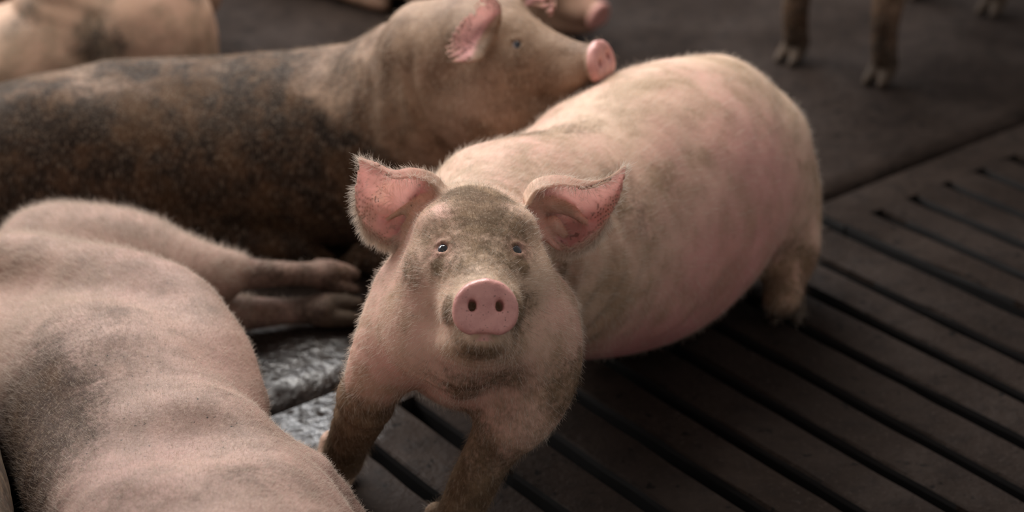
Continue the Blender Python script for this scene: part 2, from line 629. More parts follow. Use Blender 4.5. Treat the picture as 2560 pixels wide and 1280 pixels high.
def lumps(V, wave, seed, k=14):
    rng = np.random.default_rng(seed)
    d = rng.normal(size=(k, 3)); d /= np.linalg.norm(d, axis=1)[:, None]
    f = 2 * math.pi / (wave * (.6 + .9 * rng.random(k)))
    return np.sin(V @ (d * f[:, None]).T + rng.random(k) * 6.28).sum(1) / math.sqrt(k)


def make_pig(name, label, ops, h, mat, base, headM=None, ears=(), mud_and_shade=(), pink=(), hooves=(), specks=(), eyes=True, mud_and_shade_fn=None, it=2, wrinkle=None):
    if QUICK: h *= 1.35
    V, F = surface(ops, h)
    V = relax(V, F, it)
    base = np.array(base, float)
    N = smooth_normals(V, F)
    hd_ = np.ones(len(V))
    if headM is not None: hd_ = sstep(.26, .42, np.linalg.norm(V - headM[:3, 3], axis=1))
    legs_ = sstep(.05, .16, V[:, 2])
    dsp = (lumps(V, .16, 5) * .0020 + lumps(V, .07, 6) * .0007) * hd_ * legs_
    if wrinkle is not None: dsp = dsp + wrinkle(V, N)
    V = V + N * dsp[:, None]
    V[:, 2] = np.maximum(V[:, 2], .0008)          # flesh pressed flat where it rests
    N = smooth_normals(V, F)
    me = mesh_np(name, V - base, F)
    me.materials.append(mat)
    sn = np.zeros(len(V)); ea = np.zeros(len(V)); ei = np.zeros(len(V)); hv = np.zeros(len(V))
    if headM is not None:
        s = np.linalg.norm(headM[:3, 0])
        q = (V - headM[:3, 3]) @ (headM[:3, :3] / s) / s
        sn = sstep(-.016, -.011, q[:, 1]) * (np.abs(q[:, 0]) < .06) * (np.abs(q[:, 2]) < .05) * (q[:, 2] > -.045)
    for e in ears:
        e0 = e
        bb = np.all((V > e0.lo - .01) & (V < e0.hi + .01), axis=1)
        ii = np.nonzero(bb)[0]
        if len(ii) == 0: continue
        pp = V[ii]
        if isinstance(e, Local):
            pp = ((pp - e.o) @ e.R) / e.s
            D, U, Vv, Sg = e.prim.query(pp)
        else:
            D, U, Vv, Sg = e.query(pp)
        f = (D < .011) * sstep(.0, .0025, Sg) * sstep(.10, .28, U) * sstep(.0, .05, np.minimum(Vv, 1 - Vv))
        ei[ii] = np.maximum(ei[ii], f)
        ea[ii] = np.maximum(ea[ii], (D < .013) * sstep(.15, .4, U))
    for c, r in hooves:
        hv = np.maximum(hv, 1 - sstep(.6, 1, np.linalg.norm(V - np.array(c), axis=1) / r))
    mu = blobs(V, mud_and_shade)
    if mud_and_shade_fn is not None: mu = np.maximum(mu, mud_and_shade_fn(V, N))
    fattr(me, 'mud_and_shade', mu * (1 - sn)); fattr(me, 'pink', np.clip(blobs(V, pink), 0, 1)); fattr(me, 'snout', sn)
    fattr(me, 'earin', ei); fattr(me, 'earall', ea); fattr(me, 'hoof', hv); fattr(me, 'specks', blobs(V, specks))
    o = link(bpy.data.objects.new(name, me))
    o.location = base
    tag(o, label, 'pig')
    if eyes and headM is not None:
        eye_objs(headM, o, base, np.linalg.norm(headM[:3, 0]))
    print(name, len(V), 'verts', round(time.time() - T0, 1), 's')
    return o, V, N, F, dict(snout=sn, ear=ei, mud_and_shade=mu, pink=np.clip(blobs(V, pink), 0, 1))


def grow_hair(parent, base, V, N, F, count, flow, length, radius, weight, lift=.35, seed=1, curl=.25, name='coat_hair', label=None, mud_and_shade=None, mat=None):
    """Individual bristles rooted on the hide, combed along the flow field."""
    if QUICK: return
    rng = np.random.default_rng(seed)
    fc = V[F].mean(1)
    ar = np.linalg.norm(np.cross(V[F[:, 2]] - V[F[:, 0]], V[F[:, 3]] - V[F[:, 1]]), axis=1)
    w = ar * weight[F].mean(1)
    w /= w.sum()
    fi = rng.choice(len(F), count, p=w)
    uv = rng.random((count, 2))
    q = V[F[fi]]
    P = (q[:, 0] * ((1 - uv[:, :1]) * (1 - uv[:, 1:])) + q[:, 1] * (uv[:, :1] * (1 - uv[:, 1:])) + q[:, 2] * (uv[:, :1] * uv[:, 1:]) + q[:, 3] * ((1 - uv[:, :1]) * uv[:, 1:]))
    n = N[F[fi, 0]]
    fl = flow(P, n)
    fl = fl - n * (fl * n).sum(1)[:, None]
    fl /= np.linalg.norm(fl, axis=1)[:, None] + 1e-9
    fl += rng.normal(0, curl, (count, 3))
    lf = lift * (0.6 + .8 * rng.random((count, 1)))
    L = (length(P) if callable(length) else length) * (.55 + .7 * rng.random(count))
    d0 = n * lf * 1.5 + fl * .8
    d0 /= np.linalg.norm(d0, axis=1)[:, None]
    d1 = n * lf * .5 + fl + rng.normal(0, curl * .5, (count, 3)) + np.array([0, 0, -.12])
    d1 /= np.linalg.norm(d1, axis=1)[:, None]
    K = 4
    pts = np.empty((count, K, 3))
    for k in range(K):
        t = k / (K - 1)
        pts[:, k] = P - n * .0008 + (d0 * (t - .5 * t * t) + d1 * (.5 * t * t)) * L[:, None]
    hc = bpy.data.hair_curves.new(name)
    hc.add_curves([K] * count)
    hc.attributes['position'].data.foreach_set('vector', (pts - base).astype(np.float32).ravel())
    ra = hc.attributes.get('radius') or hc.attributes.new('radius', 'FLOAT', 'POINT')
    ra.data.foreach_set('value', (radius * np.tile(np.array([1, .95, .75, .25]), count)).astype(np.float32))
    if mud_and_shade is not None:
        ma = hc.attributes.new('root_mud_and_shade', 'FLOAT', 'CURVE')
        ma.data.foreach_set('value', np.clip(mud_and_shade[F[fi, 0]], 0, 1).astype(np.float32))
    hc.materials.append(mat or HAIR)
    o = link(bpy.data.objects.new(name, hc))
    o.parent = parent
    o['kind'] = 'stuff'
    if label: o['label'] = label
    return o


# ------------------------------------------------------------------ floor: solid slab beyond the joint, concrete slats on this side
ANG = math.radians(-51.8)
DV = np.array([math.cos(ANG), math.sin(ANG)])      # along the slots
NV = np.array([-DV[1], DV[0]])                     # across the slats
JOINT = -2.165
WET = [((-0.375, 2.60), .15), ((-0.32, 2.43), .15), ((-.47, 2.62), .14), ((-.30, 2.52), .14)]


def fpt(n, c, z=0.0):
    q = NV * n + DV * c
    return (q[0], q[1], z)


def concrete(name, tint=1.0):
    m, nt, bs = nodes_of(name)
    g = G(nt)
    geo = g.n('ShaderNodeNewGeometry').outputs['Position']
    n1 = g.noise(geo, 3.0, 5, .6)
    n2 = g.noise(geo, 22, 5, .65)
    n3 = g.noise(geo, 120, 4, .6)
    ri = g.n('ShaderNodeObjectInfo').outputs['Random']
    col = g.mix(g.ramp(n1, .3, .7), c4(.0145 * tint, .0095 * tint, .0072 * tint), c4(.031 * tint, .0215 * tint, .017 * tint))
    col = g.mix(g.math('MULTIPLY', g.ramp(n2, .45, .7), .7), col, c4(.011, .008, .0068))
    col = g.mix(g.math('MULTIPLY', g.ramp(n2, .25, .42), -.5, ) if False else g.math('MULTIPLY', g.ramp(n3, .55, .7), .5), col, c4(.048 * tint, .036 * tint, .030 * tint))
    col = g.mix(g.math('MULTIPLY', ri, .25), col, c4(.013, .010, .009))
    # caked dung spots
    col = g.mix(g.math('MULTIPLY', g.ramp(g.noise(geo, 34, 3, .5), .64, .70), .9), col, c4(.005, .004, .0035))
    # a wet patch
    wet = None
    for (x, y), r in WET:
        d = g.n('ShaderNodeVectorMath', operation='DISTANCE')
        g.l(geo, d.inputs[0]); d.inputs[1].default_value = (x, y, 0)
        f = g.ramp(g.math('ADD', d.outputs['Value'], g.math('MULTIPLY', n2, .16)), r + .08, r - .03)
        wet = f if wet is None else g.math('MAXIMUM', wet, f)
    wet = g.math('MULTIPLY', wet, g.ramp(g.noise(geo, 36, 4, .6, .6), .30, .48))
    damp = g.ramp(n1, .40, .66)
    rough = g.math('SUBTRACT', .80, g.math('MULTIPLY', damp, .22))
    rough = g.math('SUBTRACT', rough, g.math('MULTIPLY', wet, .60), clamp=True)
    g.l(g.mix(g.math('MULTIPLY', wet, .5), col, c4(.012, .011, .011)), bs.inputs['Base Color'])
    g.l(rough, bs.inputs['Roughness'])
    g.l(g.math('ADD', .06, g.math('MULTIPLY', wet, .94)), bs.inputs['Specular IOR Level'])
    b = g.n('ShaderNodeBump')
    b.inputs['Strength'].default_value = .75
    b.inputs['Distance'].default_value = .010
    g.l(g.math('ADD', g.math('MULTIPLY', n2, .7), g.math('ADD', g.math('MULTIPLY', n3, .25), g.math('MULTIPLY', g.noise(geo, 50, 3, .5), g.math('ADD', .35, g.math('MULTIPLY', wet, .4))))), b.inputs['Height'])
    g.l(b.outputs[0], bs.inputs['Normal'])
    return m


CONC = concrete('dirty_concrete', 1.35)
CONC2 = concrete('slat_concrete', .95)
PIT_AND_SHADE, _nt, _b = nodes_of('slurry_pit_and_slot_shade')  # also on the slot sides, where it stands in for shade
_b.inputs['Base Color'].default_value = (.006, .005, .005, 1)
_b.inputs['Roughness'].default_value = .6


def bar(name, n0, n1, c0, c1, mat, seed, seg=46, thick=.10, rough=.0022):
    """A cast concrete bar with worn, uneven edges, lying between n0..n1 and c0..c1."""
    rng = np.random.default_rng(seed)
    prof = [(0, -thick), (0, -.012), (.002, -.003), (.006, 0), (.5, .0008), (-.006, 0), (-.002, -.003), (-.0001, -.012), (-.0001, -thick)]
    wd = n1 - n0
    V, F = [], []
    k = len(prof)
    e0 = np.convolve(rng.normal(0, 1, seg + 5), np.ones(5) / 5, 'valid') * rough * 2
    e1 = np.convolve(rng.normal(0, 1, seg + 5), np.ones(5) / 5, 'valid') * rough * 2
    for i in range(seg + 1):
        c = c0 + (c1 - c0) * i / seg
        for j, (u, z) in enumerate(prof):
            if u == .5: n = (n0 + n1) / 2
            elif u < 0: n = n1 + u - abs(e1[i])
            else: n = n0 + u + abs(e0[i])
            zz = z + (rng.normal(0, .0009) if -.02 < z else 0)
            V.append(fpt(n, c, zz))
    for i in range(seg):
        for j in range(k - 1):
            a = i * k + j
            F.append((a, a + 1, a + k + 1, a + k))
    for i in (0, seg):
        for j in range(0, k // 2):
            a, b = i * k + j, i * k + k - 1 - j
            q = (a, a + 1, b - 1, b)
            if len(set(q)) == 4: F.append(q if i else q[::-1])
    me = mesh_np(name, V, F)
    me.polygons.foreach_set('use_smooth', np.zeros(len(F), bool))
    me.materials.append(mat); me.materials.append(PIT_AND_SHADE)
    bm = bmesh.new(); bm.from_mesh(me); bmesh.ops.recalc_face_normals(bm, faces=bm.faces)
    for f in bm.faces: f.material_index = 1 if f.calc_center_median().z < -.007 else 0     # slot sides painted near black, as the shade down the slots
    bm.to_mesh(me); bm.free()
    return me


def slab(name, n0, n1, c0, c1, mat, step=.06, thick=.12, seed=3):
    """The solid cast slab: a gently uneven top with sides."""
    rng = np.random.default_rng(seed)
    nn = int((n1 - n0) / step) + 1
    nc = int((c1 - c0) / step) + 1
    V, F = [], []
    ph = rng.random(8) * 6
    for i in range(nn + 1):
        for j in range(nc + 1):
            n = n0 + (n1 - n0) * i / nn
            c = c0 + (c1 - c0) * j / nc
            z = .0015 * (math.sin(n * 7 + ph[0]) * math.sin(c * 9 + ph[1]) + math.sin(n * 17 + ph[2] + c * 5)) + rng.normal(0, .0006)
            if j == nc: z -= .003
            V.append(fpt(n, c, z - .003))
    for i in range(nn):
        for j in range(nc):
            a = i * (nc + 1) + j
            F.append((a, a + nc + 1, a + nc + 2, a + 1))
    m = len(V)
    for i in range(nn + 1):
        n = n0 + (n1 - n0) * i / nn
        V.append(fpt(n, c1, -thick))
    for i in range(nn):
        a, b = i * (nc + 1) + nc, (i + 1) * (nc + 1) + nc
        F.append((a, b, m + i + 1, m + i))
    me = mesh_np(name, V, F)
    me.materials.append(mat)
    return me


floor = link(bpy.data.objects.new('floor', slab('floor', -4.0, 7.0, -9.0, JOINT - .020, CONC)))
tag(floor, 'dark dirty concrete pen floor, solid slab beyond a row of slats', 'floor', kind='structure')


def child(name, me, parent, label=None, kind=None):
    o = link(bpy.data.objects.new(name, me))
    o.parent = parent
    if label: o['label'] = label
    if kind: o['kind'] = kind
    return o


SLOT_W = .024
C_IN, C_OUT = -2.055, 1.2
PANEL_JOINT = 2.474
slots_a = [2.33, 2.223, 2.107, 1.987, 1.868, 1.747, 1.628, 1.507, 1.385, 1.257, 1.135, 1.015, .895]
slots_b = [2.592, 2.704, 2.816, 2.93, 3.045, 3.16, 3.275, 3.39, 3.505, 3.62]
sd = 10
# edge beams that close the slots off towards the joint
child('edge_beam', bar('edge_beam', .60, PANEL_JOINT - .018, JOINT + .015, C_IN + .0, CONC2, 2, seg=2), floor)
child('edge_beam', bar('edge_beam', PANEL_JOINT + .018, 3.75, JOINT + .015, C_IN, CONC2, 4, seg=2), floor)
for S, lo_, hi_ in ((sorted(slots_a), .60, PANEL_JOINT), (sorted(slots_b), PANEL_JOINT, 3.75)):
    E_ = [lo_] + S + [hi_]
    for a_, b_ in zip(E_[:-1], E_[1:]):
        sd += 1
        wa_ = .018 if a_ == PANEL_JOINT else SLOT_W / 2
        wb_ = .018 if b_ == PANEL_JOINT else SLOT_W / 2
        child('slat', bar('slat', a_ + wa_, b_ - wb_, C_IN - .002, C_OUT, CONC2, sd), floor)
# floor to the sides of the slatted panels, and the pit under the slots
for nm, n0, n1 in (('side_slab', -4.0, .59), ('side_slab', 3.76, 7.0)):
    child(nm, slab('side_slab', n0, n1, JOINT + .008, 1.2, CONC, step=.12, seed=7), floor)
V_ = [fpt(.3, -2.3, -.30), fpt(3.9, -2.3, -.30), fpt(3.9, 1.3, -.30), fpt(.3, 1.3, -.30)]
child('pit_bottom', mesh_np('pit_bottom', V_, [(0, 3, 2, 1)]), floor).data.materials.append(PIT_AND_SHADE)
V_ = [fpt(.3, JOINT - .2, -.05), fpt(3.9, JOINT - .2, -.05), fpt(3.9, JOINT + .06, -.05), fpt(.3, JOINT + .06, -.05)]
child('joint_bed', mesh_np('joint_bed', V_, [(0, 3, 2, 1)]), floor).data.materials.append(PIT_AND_SHADE)


# ------------------------------------------------------------------ the pig looking into the camera
CAMP = np.array([0, 0, CAM_H])


def faced(sheet, toward):
    """Turn a sheet so that its normals look towards a point."""
    G_ = sheet.G
    c = G_[G_.shape[0] // 2, G_.shape[1] // 2]
    n = np.cross(G_[-3, G_.shape[1] // 2] - G_[1, G_.shape[1] // 2], G_[G_.shape[0] // 2, -2] - G_[G_.shape[0] // 2, 1])
    return n @ (np.array(toward) - c) > 0


def ear_sheet(curves, toward, **kw):
    s = Sheet(curves, **kw)
    if not faced(s, toward):
        s = Sheet(curves[::-1], **kw)
    return s


def pxs(lst): return [at(x, y, d=d) for x, y, d in lst]


S0 = at(1215, 768, d=2.17)
fw = np.array([.09, -math.cos(math.radians(24)), math.sin(math.radians(24))])
HM = lookat(S0, fw, roll=.06)
hl = lambda x, y, z: (HM @ np.array([x, y, z, 1]))[:3]
ops = []
ops.append((Sweep([(-.045, 2.28, .335, .10, .09), (-.005, 2.40, .330, .155, .145), (.10, 2.53, .275, .19, .200), (.22, 2.69, .25, .215, .245),
                   (.30, 2.81, .24, .205, .24), (.37, 2.89, .235, .17, .22), (.405, 2.935, .235, .11, .165)], n=34), 'add', .04))
main_trunk = ops[0][0]
ops.append((Sweep([(hl(0, -.25, .02), .085, .10), (hl(0, -.33, .02), .10, .12), ((.0, 2.42, .35), .14, .135)], n=8), 'add', .05))
ops.append((Sweep([(at(1165, 900, d=2.36), .07, .045), (at(1155, 955, d=2.39), .038, .030), (at(1170, 945, d=2.50), .08, .05)], n=6), 'add', .035))
ops += head_ops(HM)
# fore legs
FL = [(at(1035, 760, z=.36), .065), (at(970, 880, z=.31), .052), (at(935, 960, z=.255), .044), (at(900, 1040, z=.19), .037), (at(872, 1100, z=.125), .033), (at(856, 1150, z=.065), .033)]
FR = [(at(1350, 790, z=.36), .052), (at(1362, 920, z=.31), .050), (at(1310, 1025, z=.255), .050), (at(1232, 1120, z=.19), .037), (at(1175, 1230, z=.115), .034), (at(1130, 1330, z=.055), .034)]
for leg in (FL, FR): ops.append((Sweep(leg, n=18), 'add', .05))
ops += foot_ops(at(846, 1190, z=0), (-.3, -1, 0), .034)
ops += foot_ops(at(1115, 1375, z=0), (-.15, -1, 0), .034)
# haunch and hind leg
ops.append((Ellipsoid(at(1905, 470, z=.20), (.095, .13, .17)), 'add', .05))
HL = [(at(1935, 470, z=.20), .080), (at(1975, 560, z=.14), .055), (at(1988, 630, z=.10), .045), (at(1965, 700, z=.07), .037), (at(1955, 750, z=.045), .036)]
ops.append((Sweep(HL, n=14), 'add', .03))
hf = at(1958, 778, z=0)
ops.append((Sweep([((.405, 2.95, .375), .016), ((.44, 2.985, .365), .010), ((.455, 3.0, .33), .008), ((.445, 3.005, .30), .006)], n=8), 'add', .02))     # tail
ops += foot_ops(hf, (-.05, -1, 0), .036)
earR = ear_sheet([pxs([(1322, 508, 2.405), (1346, 476, 2.395), (1402, 464, 2.375), (1466, 472, 2.368), (1520, 455, 2.39), (1566, 416, 2.42)]),
                  pxs([(1318, 490, 2.43), (1342, 456, 2.42), (1400, 444, 2.40), (1465, 455, 2.385), (1520, 444, 2.40), (1566, 414, 2.42)]),
                  pxs([(1330, 515, 2.44), (1360, 490, 2.455), (1415, 480, 2.455), (1475, 484, 2.445), (1527, 465, 2.43), (1566, 416, 2.42)]),
                  pxs([(1340, 540, 2.45), (1372, 535, 2.475), (1420, 530, 2.485), (1480, 530, 2.47), (1535, 492, 2.44), (1566, 418, 2.42)]),
                  pxs([(1350, 565, 2.45), (1378, 580, 2.47), (1420, 590, 2.47), (1480, 570, 2.455), (1540, 510, 2.435), (1566, 420, 2.42)]),
                  pxs([(1358, 585, 2.44), (1390, 618, 2.445), (1432, 630, 2.445), (1495, 590, 2.435), (1546, 500, 2.43), (1566, 422, 2.42)])], CAMP)
earL = ear_sheet([pxs([(1112, 508, 2.405), (1082, 463, 2.395), (1034, 445, 2.375), (985, 447, 2.368), (942, 422, 2.39), (897, 398, 2.42)]),
                  pxs([(1116, 490, 2.43), (1085, 443, 2.42), (1035, 425, 2.40), (985, 430, 2.385), (940, 410, 2.40), (897, 396, 2.42)]),
                  pxs([(1100, 515, 2.44), (1068, 480, 2.455), (1025, 465, 2.455), (975, 460, 2.445), (930, 440, 2.43), (897, 398, 2.42)]),
                  pxs([(1080, 540, 2.45), (1045, 525, 2.475), (1005, 515, 2.485), (955, 505, 2.47), (912, 475, 2.44), (897, 401, 2.42)]),
                  pxs([(1060, 560, 2.45), (1025, 565, 2.47), (990, 565, 2.47), (940, 545, 2.455), (900, 505, 2.435), (897, 404, 2.42)]),
                  pxs([(1040, 578, 2.44), (1002, 598, 2.445), (962, 610, 2.445), (910, 575, 2.435), (888, 505, 2.43), (897, 406, 2.42)])], CAMP)
ops += [(earR, 'add', .012), (earL, 'add', .012)]
ops.append((Sweep([(at(1372, 505, d=2.45), .012), (at(1425, 525, d=2.462), .008), (at(1470, 560, d=2.452), .004)], n=7), 'add', .014))
ops.append((Sweep([(at(1385, 560, d=2.45), .010), (at(1410, 585, d=2.455), .006)], n=5), 'add', .014))
ops.append((Sweep([(at(1062, 505, d=2.45), .012), (at(1012, 522, d=2.462), .008), (at(965, 550, d=2.452), .004)], n=7), 'add', .014))
ops.append((Sweep([(at(1040, 548, d=2.45), .010), (at(1012, 572, d=2.455), .006)], n=5), 'add', .014))
mud_and_shade = [(hl(0, -.14, .12), (.06, .09, .06), 1.15), (hl(0, -.20, .15), (.075, .07, .06), 1.1), (hl(.01, -.04, -.06), (.05, .05, .03), .75), (hl(-.05, -.10, -.02), (.05, .07, .05), .7),
       (hl(0, -.12, .085), (.12, .13, .085), .66), (hl(0, -.10, .085), (.04, .045, .035), .9), (hl(.055, -.115, .048), (.018, .02, .03), .8), (hl(-.055, -.115, .048), (.018, .02, .03), .8),
       (hl(.045, -.05, -.01), (.02, .03, .03), .65), (hl(-.045, -.05, -.01), (.03, .04, .04), .8), (hl(0, -.045, .055), (.03, .03, .02), .75),
       (hl(.05, -.11, .0), (.04, .06, .05), .1), (hl(.09, -.16, .04), (.04, .07, .05), .42), (hl(0, -.15, -.11), (.13, .1, .06), .48),
       (FL[3][0], .11, .95), (FL[4][0], .10, 1.0), (FR[3][0], .10, .85), (FR[4][0], .14, 1.0), (FR[2][0], .08, .6), (at(1400, 960, z=.3), .08, .7),
       (at(1460, 720, z=.35), (.06, .06, .2), .6), (at(1560, 560, z=.36), (.07, .07, .22), .40), (at(1660, 440, z=.42), (.09, .09, .12), .27), (at(1300, 330, z=.48), (.08, .06, .05), .5), (at(1440, 285, z=.5), (.07, .05, .05), .85), (at(1320, 400, z=.52), (.1, .1, .06), .35), (HL[3][0], .12, .7),
       (at(1985, 410, z=.3), .02, .7), (at(1905, 550, z=.25), .02, .7)]
pink = [(hl(.052, -.1255, .069), .026, .5), (hl(-.052, -.1255, .069), .026, .5), (at(1700, 620, z=.2), (.32, .32, .26), 1.0), (at(1620, 860, z=.1), (.25, .25, .18), 1.0), (at(1850, 480, z=.3), .22, .75), (at(1150, 960, z=.3), .15, .35)]
main, V, N, F, at_ = make_pig('pig', 'pale pink pig raised on its forelegs, facing the camera with pricked ears', ops, .0034, SKIN_CLEAN, (.12, 2.5, 0),
                            HM, (earL, earR), mud_and_shade, pink, [(hf + np.array([0, -.03, 0]), .075), (at(846, 1190, z=0), .05), (at(1115, 1375, z=0), .05)],
                            wrinkle=lambda V, N: .0035 * np.sin(np.linalg.norm(V - S0, axis=1) * 2 * math.pi / .042 + lumps(V, .2, 3)) * sstep(.34, .40, np.linalg.norm(V - S0, axis=1)) * (1 - sstep(.50, .62, np.linalg.norm(V - S0, axis=1))) * (1 - sstep(.4, .75, N[:, 2])) * sstep(.14, .24, V[:, 2]),
                            specks=[(S0, .12, .3), (earL.V.mean(0), .09, .7), (earR.V.mean(0), .09, .7)])
back = np.array([.55, .80, -.1])


def flow_main(P, n):
    q = (P - S0) @ HM[:3, :3]
    f = np.tile(back, (len(P), 1))
    hd = 1 - sstep(.28, .42, np.linalg.norm(P - S0, axis=1))
    out = np.stack([q[:, 0] * 2.0, -.12 - .0 * q[:, 1], q[:, 2] * 1.0 - .1 * (q[:, 2] < 0)], -1) @ HM[:3, :3].T
    out /= np.linalg.norm(out, axis=1)[:, None] + 1e-9
    f = f * (1 - hd[:, None]) + out * hd[:, None]
    low = (P[:, 2] < .25)[:, None]
    return np.where(low, f * .3 + np.array([0, .2, -1.0]), f)


wt = (1 - at_['snout']) * (1 - .93 * at_['ear'])
for s_ in (-1, 1): wt = wt * sstep(.012, .022, np.linalg.norm(V - hl(s_ * .052, -.1255, .069), axis=1))
near = 1 - sstep(.25, .7, np.linalg.norm(V - S0, axis=1))
grow_hair(main, np.array((.12, 2.5, 0)), V, N, F, 60000, flow_main, lambda P: .012 + .006 * sstep(.2, .5, np.linalg.norm(P - S0, axis=1)), .00011, wt * (.35 + near) * (1 - .7 * at_['pink']), lift=.30, seed=3, mud_and_shade=at_['mud_and_shade'])
# the long white fringe round the ear rims
er = np.zeros(len(V))
for e in (earL, earR):
    bb = np.nonzero(np.all((V > e.lo) & (V < e.hi), axis=1))[0]
    D, U, Vv, Sg = e.query(V[bb])
    rim = np.maximum(sstep(.93, 1.0, np.maximum(Vv, 1 - Vv)), sstep(.9, 1, U)) * (D < .01) * sstep(.12, .3, U)
    er[bb] = np.maximum(er[bb], rim)
for e in (earL, earR):
    bb = np.nonzero(np.all((V > e.lo) & (V < e.hi), axis=1))[0]
    er[bb] *= np.clip(.12 + (e.V.mean(0)[2] + .025 - V[bb, 2]) / .06, .10, 1)
ec = {0: earL.V.mean(0), 1: earR.V.mean(0)}


def flow_rim(P, n):
    c = np.where((P[:, 0] < S0[0])[:, None], ec[0], ec[1])
    f = P - c
    return f + np.array([0, 0, -.01])


grow_hair(main, np.array((.12, 2.5, 0)), V, N, F, 5000, flow_rim, .016, .00013, er, lift=.5, seed=5, curl=.35, name='ear_fringe', label='white bristle fringe along the ear rims')

# ------------------------------------------------------------------ the muddy pig resting its head on that back
SB = at(1512, 151, d=2.957)
fb = np.array([.84, -.42, .30])
HB = lookat(SB, fb, roll=-.05, s=1.02)
hb = lambda x, y, z: (HB @ np.array([x, y, z, 1]))[:3]
ops = [(Sweep([(-1.12, 3.10, .13, .09, .10), (-1.02, 3.12, .155, .16, .15), (-.8, 3.13, .175, .20, .175), (-.55, 3.14, .18, .20, .18), (-.32, 3.10, .20, .19, .20),
               (-.17, 3.03, .255, .165, .195), (-.12, 2.99, .30, .13, .15)], n=34), 'add', .04),
       (Sweep([(hb(0, -.22, .02), .10, .11), (hb(0, -.31, .01), .12, .14), ((-.18, 3.02, .30), .15, .175)], n=8), 'add', .05),
       (Ellipsoid((-.88, 3.05, .17), (.19, .14, .18)), 'add', .025),
       (Sweep([((-.74, 3.01, .10), .09), ((-.62, 3.00, .07), .06), ((-.52, 2.985, .04), .036), ((-.43, 2.98, .035), .03)], n=8), 'add', .03),
       (Sweep([((-.20, 2.98, .20), .09), ((-.13, 2.95, .12), .06), ((-.18, 2.93, .05), .04), ((-.27, 2.925, .035), .03)], n=9), 'add', .04)]
ops += head_ops(HB)
ops += foot_ops((-.40, 2.978, 0), (1, -.1, 0), .03) + foot_ops((-.31, 2.925, 0), (-1, 0, 0), .03)
earBn = ear_sheet([pxs([(1205, 150, 2.905), (1165, 155, 2.885), (1130, 152, 2.875), (1113, 125, 2.885), (1117, 100, 2.905)]),
                   pxs([(1215, 120, 2.925), (1185, 112, 2.935), (1155, 100, 2.925), (1140, 80, 2.915), (1145, 65, 2.925)]),
                   pxs([(1228, 95, 2.935), (1210, 75, 2.955), (1185, 55, 2.945), (1175, 38, 2.935), (1178, 28, 2.935)]),
                   pxs([(1240, 70, 2.935), (1235, 45, 2.945), (1220, 20, 2.935), (1205, 2, 2.925), (1200, -4, 2.925)]),
                   pxs([(1248, 55, 2.925), (1252, 25, 2.915), (1245, 0, 2.895), (1225, -14, 2.895), (1212, -20, 2.905)])], CAMP)
earBf = ear_sheet([pxs([(1290, 25, 3.06), (1325, 12, 3.08), (1355, 22, 3.07), (1374, 46, 3.06)]),
                   pxs([(1300, -5, 3.08), (1335, -12, 3.10), (1372, 4, 3.09), (1382, 36, 3.07)]),
                   pxs([(1310, -35, 3.08), (1345, -40, 3.10), (1384, -20, 3.09), (1392, 14, 3.07)])], CAMP)
ops += [(earBn, 'add', .012), (earBf, 'add', .012)]
ops.append((main_trunk, 'cut', .008))          # chin pressed against the back it rests on
mud_and_shade = [((-.95, 2.95, .18), (.35, .25, .22), 1.0), ((-.55, 3.0, .12), (.4, .22, .2), 1.0), ((-.5, 3.1, .36), (.2, .16, .1), .85), ((-.2, 2.95, .12), (.25, .2, .15), .9),
       (hb(0, -.2, -.10), .12, .55), (hb(.06, -.14, .02), .08, .28), (hb(.05, -.22, .10), .08, .3), ((-.3, 3.0, .3), .18, .45)]
pigb, Vb, Nb, Fb, ab_ = make_pig('pig', 'muddy, darkened pig lying behind, chin resting on the back of the pig in front', ops, .0058, SKIN_MUD_AND_SHADE, (-.5, 3.1, 0), HB, (earBn, earBf), mud_and_shade,
                            [(hb(0, -.05, -.03), .05, .6)], specks=[],
                            mud_and_shade_fn=lambda V, N: np.maximum(sstep(-.02, .22, -V[:, 0] - .12 + .9 * (.26 - V[:, 2])) * (1 - .55 * sstep(.30, .37, V[:, 2] + .02 * lumps(V, .25, 9))) * 1.15,  # muddy coat, heavier low down, with the flank's shade painted into it
                                                          .42 * sstep(.12, .3, -V[:, 0])),
                            wrinkle=lambda V, N: .0032 * np.sin(np.linalg.norm(V - SB, axis=1) * 2 * math.pi / .06 + 1.5 * lumps(V, .15, 4)) * sstep(.30, .36, np.linalg.norm(V - SB, axis=1)) * (1 - sstep(.46, .55, np.linalg.norm(V - SB, axis=1))) * (1 - sstep(.3, .7, N[:, 2])))
grow_hair(pigb, np.array((-.5, 3.1, 0)), Vb, Nb, Fb, 16000, lambda P, n: np.tile(np.array([-1, .2, -.5]), (len(P), 1)), .016, .00015, np.ones(len(Vb)), seed=8, mud_and_shade=ab_['mud_and_shade'], mat=HAIR_MUDDY)

